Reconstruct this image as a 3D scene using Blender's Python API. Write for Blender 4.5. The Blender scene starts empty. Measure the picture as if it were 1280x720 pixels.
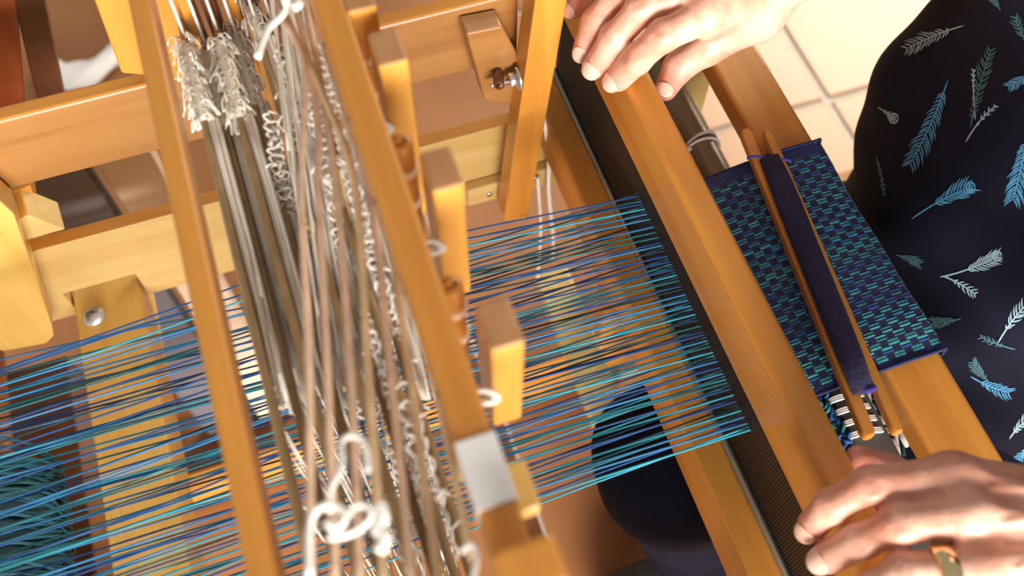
import bpy, bmesh, math, random
import numpy as np
import openvdb
from mathutils import Vector, Matrix
from mathutils.bvhtree import BVHTree

random.seed(7)
rng = np.random.RandomState(11)
C = bpy.context.scene.collection
SC = bpy.context.scene

# ------------------------------------------------------------------ camera
# world: X along the warp towards the weaver, Y along the weft (away), Z up.
# heights below are given as h = depth under the camera (z = CAMZ - h)
CAMZ = 1.31
F = 1207.0
_vy = np.array([-240.0, -1930.0]) - np.array([640.0, 360.0])
_n = lambda v: v / np.linalg.norm(v)
_ey = _n(np.array([_vy[0], _vy[1], F]))
_ed = _n(np.array([-10.0, 640.0, F])); _ed = _n(_ed - _ed.dot(_ey) * _ey)
_ez = -_ed
_ex = np.cross(_ey, _ez)
RW = np.array([_ex, _ey, _ez])            # cam -> world

cam = bpy.data.cameras.new('camera')
cam.sensor_width = 36.0
cam.lens = F / 1280.0 * 36.0
cam.clip_start = 0.02
cam.dof.use_dof = True
cam.dof.focus_distance = 0.64
cam.dof.aperture_fstop = 5.2
co = bpy.data.objects.new('camera', cam)
r, d, f = RW[:, 0], RW[:, 1], RW[:, 2]
co.matrix_world = Matrix(((r[0], -d[0], -f[0], 0), (r[1], -d[1], -f[1], 0), (r[2], -d[2], -f[2], CAMZ), (0, 0, 0, 1)))
C.objects.link(co)
SC.camera = co

# ------------------------------------------------------------------ light
SC.view_settings.view_transform = 'Standard'
SC.view_settings.look = 'None'
SC.view_settings.gamma = 1.0
SC.view_settings.exposure = 0.2
SC.cycles.use_denoising = True
w = bpy.data.worlds.new('world'); SC.world = w; w.use_nodes = True
w.node_tree.nodes['Background'].inputs[0].default_value = (1.0, 0.93, 0.86, 1)
w.node_tree.nodes['Background'].inputs[1].default_value = 0.30

def area(name, loc, target, sx, sy, power, col):
    l = bpy.data.lights.new(name, 'AREA'); l.shape = 'RECTANGLE'; l.size = sx; l.size_y = sy
    l.energy = power; l.color = col
    o = bpy.data.objects.new(name, l); C.objects.link(o)
    o.location = loc
    o.rotation_euler = (Vector(target) - Vector(loc)).to_track_quat('-Z', 'Y').to_euler()
    return o
area('window_light_near', (-0.1, -2.3, 1.25), (0.1, 0.2, 0.75), 2.0, 1.1, 235, (1.0, 0.95, 0.86))
wf = area('window_light_far', (2.5, 2.3, 1.7), (1.15, 0.95, 0.0), 1.6, 1.4, 36, (1.0, 0.91, 0.72))
wf.data.spread = math.radians(80)

# ------------------------------------------------------------------ helpers
def W(x, y, h): return Vector((x, y, CAMZ - h))
def ray(px, py): return RW @ np.array([px - 640.0, py - 360.0, F])
def P(px, py, h):
    d = ray(px, py); d = d * (-h / d[2]); return Vector((d[0], d[1], d[2] + CAMZ))
def PY(px, py, y):
    d = ray(px, py); d = d * (y / d[1]); return Vector((d[0], d[1], d[2] + CAMZ))

WP = {}
def link(name, verts, faces, mat, parent=None, smooth=False, kind=None, uvs=None):
    vs = np.array([tuple(v) for v in verts], dtype=float)
    c = (vs.min(0) + vs.max(0)) / 2
    if parent is None: c[2] = vs[:, 2].min()
    me = bpy.data.meshes.new(name)
    me.from_pydata([tuple(v) for v in (vs - c)], [], faces)
    me.update()
    if mat: me.materials.append(mat)
    if smooth: me.polygons.foreach_set('use_smooth', [True] * len(me.polygons))
    o = bpy.data.objects.new(name, me); C.objects.link(o)
    pw = Vector((0, 0, 0))
    if parent is not None:
        o.parent = parent; pw = WP[parent.name]
    o.location = Vector(c) - pw
    WP[o.name] = Vector(c)
    if kind: o['kind'] = kind
    return o
def empty(name, loc, label, cat, group=None):
    o = bpy.data.objects.new(name, None); C.objects.link(o); o.location = loc
    o.empty_display_size = 0.05
    o['label'] = label; o['category'] = cat
    if group: o['group'] = group
    WP[o.name] = Vector(loc)
    return o
def part_empty(name, loc, parent):
    o = bpy.data.objects.new(name, None); C.objects.link(o); o.parent = parent
    o.location = Vector(loc) - WP[parent.name]; o.empty_display_size = 0.03
    WP[o.name] = Vector(loc)
    return o
def tag(o, label, cat, group=None):
    o['label'] = label; o['category'] = cat
    if group: o['group'] = group
    return o

def bm_data(bm):
    bm.verts.ensure_lookup_table(); bm.verts.index_update()
    return [v.co.copy() for v in bm.verts], [[v.index for v in f.verts] for f in bm.faces]

def hexa(name, p8, mat, parent, bev=0.0015, seg=2, **k):
    """solid from 8 corners: bottom ring of 4 then top ring of 4"""
    bm = bmesh.new()
    v = [bm.verts.new(p) for p in p8]
    for q in ((0, 3, 2, 1), (4, 5, 6, 7), (0, 1, 5, 4), (1, 2, 6, 5), (2, 3, 7, 6), (3, 0, 4, 7)):
        bm.faces.new([v[i] for i in q])
    bmesh.ops.recalc_face_normals(bm, faces=bm.faces)
    if bev: bmesh.ops.bevel(bm, geom=bm.edges[:], offset=bev, segments=seg, profile=.5, affect='EDGES')
    a, b = bm_data(bm); bm.free()
    return link(name, a, b, mat, parent, smooth=False, **k)
def box(name, x0, x1, y0, y1, h0, h1, mat, parent, bev=0.0015, seg=2, sh=0.0, **k):
    """h0 = upper, h1 = lower (depth under camera); sh = shift in x of the bottom"""
    p = [W(x0 + sh, y0, h1), W(x1 + sh, y0, h1), W(x1 + sh, y1, h1), W(x0 + sh, y1, h1),
         W(x0, y0, h0), W(x1, y0, h0), W(x1, y1, h0), W(x0, y1, h0)]
    return hexa(name, p, mat, parent, bev, seg, **k)
def prism(name, poly, off, mat, parent, bev=0.0015, **k):
    """poly: world points in a plane, extruded by vector off"""
    bm = bmesh.new(); n = len(poly); off = Vector(off)
    a = [bm.verts.new(p) for p in poly]; b = [bm.verts.new(p + off) for p in poly]
    bm.faces.new(a[::-1]); bm.faces.new(b)
    for i in range(n): bm.faces.new((a[i], a[(i + 1) % n], b[(i + 1) % n], b[i]))
    bmesh.ops.recalc_face_normals(bm, faces=bm.faces)
    if bev:
        bmesh.ops.bevel(bm, geom=[e for e in bm.edges], offset=bev, segments=2, profile=.5, affect='EDGES', clamp_overlap=True)
    x, y = bm_data(bm); bm.free()
    return link(name, x, y, mat, parent, **k)

def catmull(pts, n=6):
    pts = [Vector(p) for p in pts]
    if len(pts) < 3: return pts
    out = []
    q = [pts[0] * 2 - pts[1]] + pts + [pts[-1] * 2 - pts[-2]]
    for i in range(1, len(q) - 2):
        for j in range(n):
            t = j / n; a, b, c, e = q[i - 1], q[i], q[i + 1], q[i + 2]
            out.append(0.5 * ((2 * b) + (c - a) * t + (2 * a - 5 * b + 4 * c - e) * t * t + (3 * b - a - 3 * c + e) * t ** 3))
    out.append(pts[-1]); return out
def tube_data(pts, rad, sides=6, base=0, flat=1.0):
    pts = [Vector(p) for p in pts]; n = len(pts)
    vs, fs = [], []
    up = Vector((0.0, 0.0, 1.0))
    for i in range(n):
        t = (pts[min(i + 1, n - 1)] - pts[max(i - 1, 0)])
        t = t.normalized() if t.length > 1e-9 else Vector((0, 1, 0))
        u = t.cross(up)
        if u.length < 1e-3: u = t.cross(Vector((1, 0, 0)))
        u.normalize(); v = u.cross(t)
        rr = rad[i] if hasattr(rad, '__len__') else rad
        for s in range(sides):
            a = 2 * math.pi * s / sides
            vs.append(pts[i] + u * math.cos(a) * rr + v * math.sin(a) * rr * flat)
    for i in range(n - 1):
        for s in range(sides):
            a = base + i * sides + s; b = base + i * sides + (s + 1) % sides
            fs.append((a, b, b + sides, a + sides))
    fs.append([base + s for s in range(sides)][::-1]); fs.append([base + (n - 1) * sides + s for s in range(sides)])
    return vs, fs
def tube(name, pts, rad, mat, parent, sides=8, sm=0, flat=1.0, **k):
    if sm: pts = catmull(pts, sm)
    if hasattr(rad, '__len__') and len(rad) != len(pts):
        rad = list(np.interp(np.linspace(0, 1, len(pts)), np.linspace(0, 1, len(rad)), rad))
    v, f = tube_data(pts, rad, sides, 0, flat)
    return link(name, v, f, mat, parent, smooth=True, **k)
class Many:
    def __init__(s): s.v = []; s.f = []
    def tube(s, pts, rad, sides=5, sm=0, flat=1.0):
        if sm: pts = catmull(pts, sm)
        v, f = tube_data(pts, rad, sides, len(s.v), flat); s.v += v; s.f += f
    def quad(s, a, b, c, d):
        n = len(s.v); s.v += [a, b, c, d]; s.f.append((n, n + 1, n + 2, n + 3))
    def tri(s, a, b, c):
        n = len(s.v); s.v += [a, b, c]; s.f.append((n, n + 1, n + 2))
    def link(s, name, mat, parent, **k): return link(name, s.v, s.f, mat, parent, **k)
def cyl(name, a, b, r, mat, parent, sides=20, bev=0.0, **k):
    a, b = Vector(a), Vector(b); t = (b - a).normalized(); e = bev
    pts = [a, a, a + t * e, b - t * e, b, b] if e else [a, b]
    rad = [r * 0.6, r - e, r, r, r - e, r * .6] if e else [r, r]
    return tube(name, pts, rad, mat, parent, sides=sides, **k)

# ------------------------------------------------------------------ materials
def newmat(name):
    m = bpy.data.materials.new(name); m.use_nodes = True
    nt = m.node_tree; b = nt.nodes['Principled BSDF']; return m, nt, b
def plain(name, col, rough=.5, metal=0.0, noise=0.0, nscale=40, bump=0.0, sss=0.0, sheen=0.0, coat=0.0, col2=None):
    m, nt, b = newmat(name)
    b.inputs['Base Color'].default_value = (*col, 1); b.inputs['Roughness'].default_value = rough
    b.inputs['Metallic'].default_value = metal
    if sheen: b.inputs['Sheen Weight'].default_value = sheen
    if coat: b.inputs['Coat Weight'].default_value = coat
    if sss:
        b.inputs['Subsurface Weight'].default_value = sss
        b.inputs['Subsurface Radius'].default_value = (.01, .004, .002); b.inputs['Subsurface Scale'].default_value = .5
    if noise or bump:
        tc = nt.nodes.new('ShaderNodeTexCoord'); n = nt.nodes.new('ShaderNodeTexNoise')
        n.inputs['Scale'].default_value = nscale; n.inputs['Detail'].default_value = 5
        nt.links.new(tc.outputs['Object'], n.inputs['Vector'])
        if noise:
            r = nt.nodes.new('ShaderNodeValToRGB')
            c2 = col2 or tuple(c * (1 - noise) for c in col)
            r.color_ramp.elements[0].color = (*c2, 1); r.color_ramp.elements[1].color = (*col, 1)
            r.color_ramp.elements[0].position = .35; r.color_ramp.elements[1].position = .65
            nt.links.new(n.outputs['Fac'], r.inputs['Fac']); nt.links.new(r.outputs['Color'], b.inputs['Base Color'])
        if bump:
            bp = nt.nodes.new('ShaderNodeBump'); bp.inputs['Strength'].default_value = bump; bp.inputs['Distance'].default_value = .001
            nt.links.new(n.outputs['Fac'], bp.inputs['Height']); nt.links.new(bp.outputs['Normal'], b.inputs['Normal'])
    return m
def wood(name, light, dark, axis='Y', rough=.38):
    m, nt, b = newmat(name)
    tc = nt.nodes.new('ShaderNodeTexCoord'); mp = nt.nodes.new('ShaderNodeMapping')
    oi = nt.nodes.new('ShaderNodeObjectInfo')
    sc = {'X': (2.5, 30, 30), 'Y': (30, 2.5, 30), 'Z': (30, 30, 2.5)}[axis]
    mp.inputs['Scale'].default_value = sc
    nt.links.new(tc.outputs['Object'], mp.inputs['Vector'])
    ad = nt.nodes.new('ShaderNodeVectorMath'); ad.operation = 'ADD'
    ml = nt.nodes.new('ShaderNodeMath'); ml.operation = 'MULTIPLY'; ml.inputs[1].default_value = 37
    nt.links.new(oi.outputs['Random'], ml.inputs[0]); nt.links.new(mp.outputs['Vector'], ad.inputs[0]); nt.links.new(ml.outputs[0], ad.inputs[1])
    n = nt.nodes.new('ShaderNodeTexNoise'); n.inputs['Scale'].default_value = 1.6; n.inputs['Detail'].default_value = 6; n.inputs['Distortion'].default_value = .5
    nt.links.new(ad.outputs[0], n.inputs['Vector'])
    n2 = nt.nodes.new('ShaderNodeTexNoise'); n2.inputs['Scale'].default_value = 9; n2.inputs['Detail'].default_value = 3
    nt.links.new(ad.outputs[0], n2.inputs['Vector'])
    r = nt.nodes.new('ShaderNodeValToRGB')
    r.color_ramp.elements[0].color = (*dark, 1); r.color_ramp.elements[1].color = (*light, 1)
    r.color_ramp.elements[0].position = .3; r.color_ramp.elements[1].position = .62
    nt.links.new(n.outputs['Fac'], r.inputs['Fac'])
    mx = nt.nodes.new('ShaderNodeMixRGB'); mx.blend_type = 'MULTIPLY'; mx.inputs['Fac'].default_value = .18
    nt.links.new(r.outputs['Color'], mx.inputs[1]); nt.links.new(n2.outputs['Fac'], mx.inputs[2])
    nt.links.new(mx.outputs[0], b.inputs['Base Color'])
    b.inputs['Roughness'].default_value = rough
    b.inputs['Coat Weight'].default_value = .25; b.inputs['Coat Roughness'].default_value = .25
    bp = nt.nodes.new('ShaderNodeBump'); bp.inputs['Strength'].default_value = .12; bp.inputs['Distance'].default_value = .0006
    nt.links.new(n2.outputs['Fac'], bp.inputs['Height']); nt.links.new(bp.outputs['Normal'], b.inputs['Normal'])
    return m
HL, HD = (0.70, 0.30, 0.048), (0.58, 0.215, 0.028)      # honey varnish
WX = wood('honey_wood_x', HL, HD, 'X'); WY = wood('honey_wood_y', HL, HD, 'Y'); WZ = wood('honey_wood_z', HL, HD, 'Z')
PX = wood('pale_birch_x', (0.72, 0.50, 0.20), (0.62, 0.40, 0.13), 'X')
PYm = wood('pale_birch_y', (0.72, 0.50, 0.20), (0.62, 0.40, 0.13), 'Y')
AX = wood('mid_birch_x', (0.40, 0.19, 0.058), (0.32, 0.135, 0.038), 'X')
PZ = wood('pale_birch_z', (0.80, 0.50, 0.14), (0.72, 0.42, 0.10), 'Z')
LZ = wood('lever_wood', (0.74, 0.36, 0.065), (0.64, 0.28, 0.04), 'Z')
SHADE_ENDG = wood('shaded_end_grain', (0.50, 0.25, 0.10), (0.42, 0.19, 0.07), 'Z', .5)  # end grain with the shade of upright tops painted in
DK = wood('dark_brown_wood', (0.16, 0.055, 0.02), (0.10, 0.03, 0.012), 'Z')
OLIVE = plain('olive_bronze_bar', (0.42, 0.29, 0.14), .38, .15, noise=.25, nscale=60)
ROD = plain('brown_grey_tube', (0.27, 0.19, 0.10), .3, .2, noise=.15, nscale=30)
ROD2 = plain('charcoal_strap', (0.09, 0.09, 0.085), .55)
STEEL = plain('bright_steel', (0.75, 0.75, 0.75), .3, .9)
SCREWM = plain('zinc_screw', (0.62, 0.62, 0.64), .42, .6)
DSTEEL = plain('dull_steel', (0.35, 0.31, 0.25), .35, .9)
REEDM = plain('dark_reed_steel', (0.030, 0.022, 0.018), .45, .4)
REEDW = plain('reed_wire', (0.06, 0.045, 0.04), .4, .6)
COT = plain('white_cotton', (0.9, 0.87, 0.83), .85)
HED = plain('off_white_heddle_cord', (0.90, 0.86, 0.78), .8)
HEDG = plain('grey_lilac_heddle_cord', (0.92, 0.87, 0.80), .8)
BEIGE = plain('beige_cord', (0.88, 0.62, 0.44), .8, noise=.25, nscale=90, bump=.5)
BEIGE2 = plain('tan_cord', (0.82, 0.58, 0.34), .8, noise=.25, nscale=90, bump=.5)
REFL = plain('white_reflection', (0.88, 0.86, 0.86), .3)
NAVY = plain('navy_yarn', (0.028, 0.022, 0.085), .8, noise=.5, nscale=400, bump=.8)
PURP = plain('violet_thread', (0.05, 0.04, 0.30), .8)
THR = [plain('thread_turquoise', (0.04, 0.38, 0.52), .8), plain('thread_azure', (0.04, 0.23, 0.50), .8),
       plain('thread_teal', (0.015, 0.14, 0.17), .8), plain('thread_blue', (0.015, 0.07, 0.24), .8),
       plain('thread_deep_teal', (0.008, 0.045, 0.07), .8)]
SKIN = None
GROUT = plain('grey_grout', (0.50, 0.44, 0.40), .8, noise=.15, nscale=30)

# ------------------------------------------------------------------ floor (terracotta tiles)
m, nt, b = newmat('terracotta_tile')
oi = nt.nodes.new('ShaderNodeObjectInfo'); tc = nt.nodes.new('ShaderNodeTexCoord')
n = nt.nodes.new('ShaderNodeTexNoise'); n.inputs['Scale'].default_value = 5; n.inputs['Detail'].default_value = 7
add = nt.nodes.new('ShaderNodeVectorMath'); mulr = nt.nodes.new('ShaderNodeMath'); mulr.operation = 'MULTIPLY'; mulr.inputs[1].default_value = 20
nt.links.new(oi.outputs['Random'], mulr.inputs[0]); nt.links.new(tc.outputs['Object'], add.inputs[0]); nt.links.new(mulr.outputs[0], add.inputs[1])
nt.links.new(add.outputs[0], n.inputs['Vector'])
rr_ = nt.nodes.new('ShaderNodeValToRGB'); rr_.color_ramp.elements[0].color = (.25, .095, .036, 1); rr_.color_ramp.elements[1].color = (.33, .150, .060, 1)
rr_.color_ramp.elements[0].position = .3; rr_.color_ramp.elements[1].position = .7
nt.links.new(n.outputs['Fac'], rr_.inputs['Fac']); nt.links.new(rr_.outputs['Color'], b.inputs['Base Color'])
b.inputs['Roughness'].default_value = .38
TILE = m
floor = link('floor', [W(-2.2, -1.6, 1.314), W(2.8, -1.6, 1.314), W(2.8, 3.4, 1.314), W(-2.2, 3.4, 1.314),
                       W(-2.2, -1.6, 1.36), W(2.8, -1.6, 1.36), W(2.8, 3.4, 1.36), W(-2.2, 3.4, 1.36)],
             [(0, 1, 2, 3), (7, 6, 5, 4), (0, 4, 5, 1), (1, 5, 6, 2), (2, 6, 7, 3), (3, 7, 4, 0)], GROUT, kind='structure')
TP = 0.357
proto = None
for i in range(-6, 6):
    for j in range(-5, 8):
        x0 = 0.865 + i * TP; y0 = 0.829 + (j - 2) * TP
        if x0 < -2.0 or y0 + TP > 3.35 or y0 < -1.5: continue
        g = 0.0055
        if proto is None:
            proto = box('tile', x0 + g, x0 + TP - g, y0 + g, y0 + TP - g, 1.31, 1.3145, TILE, floor, bev=.0018)
            base = proto.location.copy(); bx0 = (x0, y0)
        else:
            t = proto.copy(); C.objects.link(t); t.location = base + Vector((x0 - bx0[0], y0 - bx0[1], random.uniform(-.0004, .0004)))

def top_shading(o, mat=None):
    '''painted shading: upward faces take a second wood tone'''
    o.data.materials.append(mat or WX)  # second tone puts the shading of upward faces into the colour
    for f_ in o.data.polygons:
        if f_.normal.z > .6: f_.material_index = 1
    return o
# ------------------------------------------------------------------ the loom
loom = empty('floor_loom', W(0.0, 0.235, 1.31), 'honey varnished wooden weaving loom standing on the terracotta tiles', 'loom')

# side frames (far y=.46, near mirrored beyond the frame of the photograph)
def side_frame(y0, y1, far):
    top_shading(box('upper_side_rail', -.46, .165, y0, y1, .490, .556, AX, loom, .002))
    if far:
        nx0, nx1 = -.224, -.166
        pl = [W(-.46, y0, .632), W(.342, y0, .632), W(.342, y0, .735), W(nx1, y0, .735), W(nx1, y0, .699), W(nx0, y0, .699), W(nx0, y0, .735), W(-.46, y0, .735)]
        top_shading(prism('side_rail', pl, (0, y1 - y0, 0), PX, loom, .0012))
    else:
        box('side_rail', -.46, .40, y0, y1, .632, .735, PX, loom, .002)
    for x in (-.47, .292):
        box('leg', x, x + .05, y0 + (-.03 if not far else .0125), y1 + (-.0125 if not far else .03), .55 if x < 0 else .585, 1.2625, WZ, loom, .002)
    box('foot_rail', -.5, .345, y0 + (.0125 if far else -.03), y1 + (.03 if far else -.0125), 1.262, 1.3095, WX, loom, .003)
side_frame(.46, .472, True)
side_frame(-.132, -.120, False)

# breast beam
bb = box('breast_beam', .303, .343, -.12, .51, .560, .581, WY, loom, .003, 3)
bb['label'] = 'honey coloured front beam carrying the woven cloth'
# back beam and cross pieces
box('back_beam', -.40, -.365, -.12, .49, .575, .625, WY, loom, .003)
cb = box('cross_bar', -.222, -.168, .012, .478, .715, .765, wood('golden_birch_y', (0.78, 0.47, 0.12), (0.68, 0.38, 0.08), 'Y'), loom, .002)
sp_ = P(118, 396, .714)
sc = cyl('screw', sp_ + Vector((0, 0, -.001)), sp_ + Vector((0, 0, .0045)), .0092, SCREWM, loom, 20, .0022)
box('lower_side_stretcher', -.30, .02, .17, .192, .90, .93, PX, loom, .002)
box('treadle', .205, .245, .275, .50, .985, 1.005, PYm, loom, .002)
box('lower_cross_rail', .10, .13, -.01, .48, 1.12, 1.17, DK, loom, .002)
box('lower_cross_rail', -.33, -.27, .0, .48, .83, .88, DK, loom, .002)
# slotted slat with pivot screws on the inner side of the far frame
sl = box('pivot_slat', .118, .225, .450, .4595, .697, .722, PX, loom, .0012)
for px, py in ((611, 242), (669, 222)):
    p = PY(px, py, .450); cyl('screw', p + Vector((0, .001, 0)), p + Vector((0, -.002, 0)), .0028, STEEL, sl, 14, .0006)
# rounded strut at the far left
pts = [PY(*q, .435) for q in ((-60, 215), (0, 252), (18, 268), (64, 402), (68, 420), (58, 430), (4, 440), (-6, 436), (-70, 330))]
prism('rounded_strut', pts, (0, .022, 0), PZ, loom, .0015)
box('strut_block', -.268, -.222, .447, .459, .583, .604, WX, loom, .002)
pw = [PY(*q, .452) for q in ((14, 281), (34, 269), (82, 287), (24, 303))]
top_shading(prism('wedge', pw, (0, .02, .008), PX, loom, .001))
pw = [PY(*q, .47) for q in ((-10, 262), (2, 244), (38, 232), (48, 258), (20, 300))]
prism('wedge', pw, (0, .03, 0), WX, loom, .001)
# bracket board behind the beater arm
pw = [PY(*q, .442) for q in ((583, 42), (628, 33), (672, 120), (636, 132), (606, 126))]
br = top_shading(prism('bracket_board', pw, (0, .017, 0), AX, loom, .0015), SHADE_ENDG)
p = PY(622, 90, .441); cyl('bracket_bolt', p, p + Vector((-.004, -.016, .004)), .004, DK, br, 12, .001)

# castle
box('castle_bar', .0195, .0335, -.01, .47, .33, .352, WY, loom, .002, 3)
for k in range(9):
    y = .09 + k * .045
    cyl('nail', W(.0198, y, .338), W(.0188, y, .338), .0016, DK, loom, 8)
cbl = box('castle_bar', -.0640, -.0535, -.01, .47, .35, .372, WY, loom, .002, 3)
# far upright of the castle with guide slats for the shafts
pl = [PY(*q, .458) for q in ((60, -180), (118, 0), (152, 92), (235, 100), (200, -180))]
prism('castle_upright', pl, (0, .02, 0), WZ, loom, .0015)
for k in range(6):
    x = -.047 + k * .0118
    box('shaft_guide', x, x + .0075, .425, .452, .33, .47, DK if k % 2 else WZ, loom, .001)
box('castle_upright', -.05, .03, -.03, -.008, .33, .56, WZ, loom, .002)
box('castle_end_block', .018, .040, .052, .069, .318, .345, WY, loom, .002)
# reflection painted as a solid white band near the castle bar's end
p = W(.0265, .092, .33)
box('reflection_band', .0190, .0340, .086, .112, .3293, .3525, REFL, loom, .0004)

# levers standing beside the castle bar
def lever(tops, hb, htop=.33, mat=PZ):
    nl, nr, fl, fr = [P(*q, htop) for q in tops]
    dz = Vector((0, 0, htop - hb))
    o = hexa('lever', [nl + dz, nr + dz, fr + dz, fl + dz, nl, nr, fr, fl], mat, loom, .0016, 3)
    return o
lever([(485, 76), (492, 78), (455, 40), (461, 36)], .40) if False else None
LV = [((492, 79, .0), .455), ((561, 235, 0), .425), ((636, 433, 0), .413)]
for (px, py, _), hb in LV:
    c = P(px, py, .33)
    x0, x1 = c.x - .0068, c.x + .0068
    y0, y1 = c.y, c.y + .021
    lv = top_shading(box('lever', x0, x1, y0, y1, .33, hb, LZ, loom, .0016, 3), SHADE_ENDG)
    # turned spool between bar and lever, cord knot
    yc = y0 + .028
    cyl('spool', W(.0385, yc + .012, .345), W(.0385, yc + .012, .425), .0052, WZ, loom, 16, .001)
    for hh in (.362, .388): cyl('spool_ring', W(.0385, yc + .012, hh), W(.0385, yc + .012, hh + .006), .0062, BEIGE, loom, 16, .0015)
    tube('cord_loop', [W(.034, y0 + .004, .372), W(x0 - .002, y0 + .001, .369), W(x0 + .001, y0 - .003, .371), W(x0 - .004, y0 - .002, .374), W(.034, y0 + .002, .375)], .0016, COT, loom, 6, 5)
c = P(450, 12, .33)
top_shading(box('lever', c.x - .006, c.x + .008, c.y, c.y + .03, .33, .40, LZ, loom, .0016, 3), SHADE_ENDG)
c = P(655, 640, .345)
box('lever_stub', c.x - .008, c.x + .0068, c.y, c.y + .019, .345, .356, PZ, loom, .0014, 3)

# beater: cap rail, reed, lower rail, two arms
bt = part_empty('beater', W(.21, .235, .55), loom)
cap = box('cap_rail', .2085, .2285, -.10, .53, .500, .551, WY, bt, .004, 4)
low = box('lower_rail', .185, .232, -.10, .493, .6215, .668, WY, bt, .0025, 2)
reed = box('reed', .2100, .2145, -.005, .492, .549, .622, REEDM, bt, .0005)
mm = Many()
for k in range(230):
    y = .003 + k * .0021
    mm.quad(W(.2092, y, .552), W(.2092, y + .0007, .552), W(.2092, y + .0007, .617), W(.2092, y, .617))
    mm.quad(W(.2098, y, .552), W(.2092, y, .552), W(.2092, y, .617), W(.2098, y, .617))
mm.link('reed_wires', REEDW, bt, kind='stuff')
cyl('reed_band', W(.2075, -.004, .6185), W(.2075, .492, .6185), .0028, DSTEEL, bt, 12, .001)
def arm(y0, y1, t=.38):
    bo = .728
    sh = lambda h: (.176 - .155) * (bo - h) / (bo - .466)
    w_ = .0115
    pts = []
    xb = .1545
    for a in range(7):
        an = math.pi + math.pi * a / 6
        pts.append(W(xb + w_ * math.cos(an), y0, bo - .012 - w_ * math.sin(an) * 1.0 + 0))
    pts = [W(xb - w_ + sh(t), y0, t)] + pts + [W(xb + w_ + sh(t), y0, t)]
    return prism('arm', pts, (0, y1 - y0, 0), WZ, bt, .0012)
arm(.425, .445)
arm(.012, .03, .56)
# wing nut and bolt on the far arm
p = PY(648, 98, .432)
nut = cyl('washer', p + Vector((.001, 0, 0)), p + Vector((-.0015, 0, 0)), .0085, STEEL, bt, 24, .0006)
cyl('nut', p + Vector((-.001, 0, 0)), p + Vector((-.0075, 0, 0)), .0055, STEEL, bt, 6, .0008)
cyl('bolt', p + Vector((-.006, 0, 0)), p + Vector((-.021, .0, .0)), .0018, STEEL, bt, 10, .0004)
p2 = W(.161, .4247, .725)
cyl('wood_plug', p2, p2 + Vector((0, -.0006, 0)), .0045, WX, bt, 16)

# cloth beam tube and charcoal strap end
tb = cyl('cloth_beam_tube', W(.2885, .170, .612), W(.2885, .459, .612), .0125, ROD, loom, 28, .001)
box('apron_bar', .2755, .2985, -.0, .166, .586, .594, ROD2, loom, .001)
mm = Many()
for k in range(4):
    y = .372 + k * .0035
    ring = [Vector((.2885 + .0135 * math.cos(a), y + .004 * math.sin(a * .5 + k), CAMZ - .612 + .0135 * math.sin(a))) for a in np.linspace(0, 2 * math.pi, 22)]
    mm.tube(ring, .0011, 6)
mm.tube([W(.277, .373, .604), W(.270, .371, .606), W(.262, .371, .61)], .0011, 6, 4)
mm.link('tube_cord', COT, loom, kind='stuff', smooth=True)

# white cords hanging by the far rail
tube('hanging_cord', [PY(679, 146, .445), PY(686, 190, .443), PY(686, 240, .44), PY(692, 300, .43), PY(690, 325, .43)], .0019, COT, loom, 7, 5)
tube('hanging_cord', [PY(672, 222, .445), PY(674, 250, .443), PY(676, 290, .44), PY(672, 350, .43)], .0015, COT, loom, 7, 5)

# warp beam (out of the way, below the back) with its roll of yarn
cyl('warp_beam', W(-.315, -.0, .745), W(-.315, .478, .745), .022, WY, loom, 24, .002)

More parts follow.
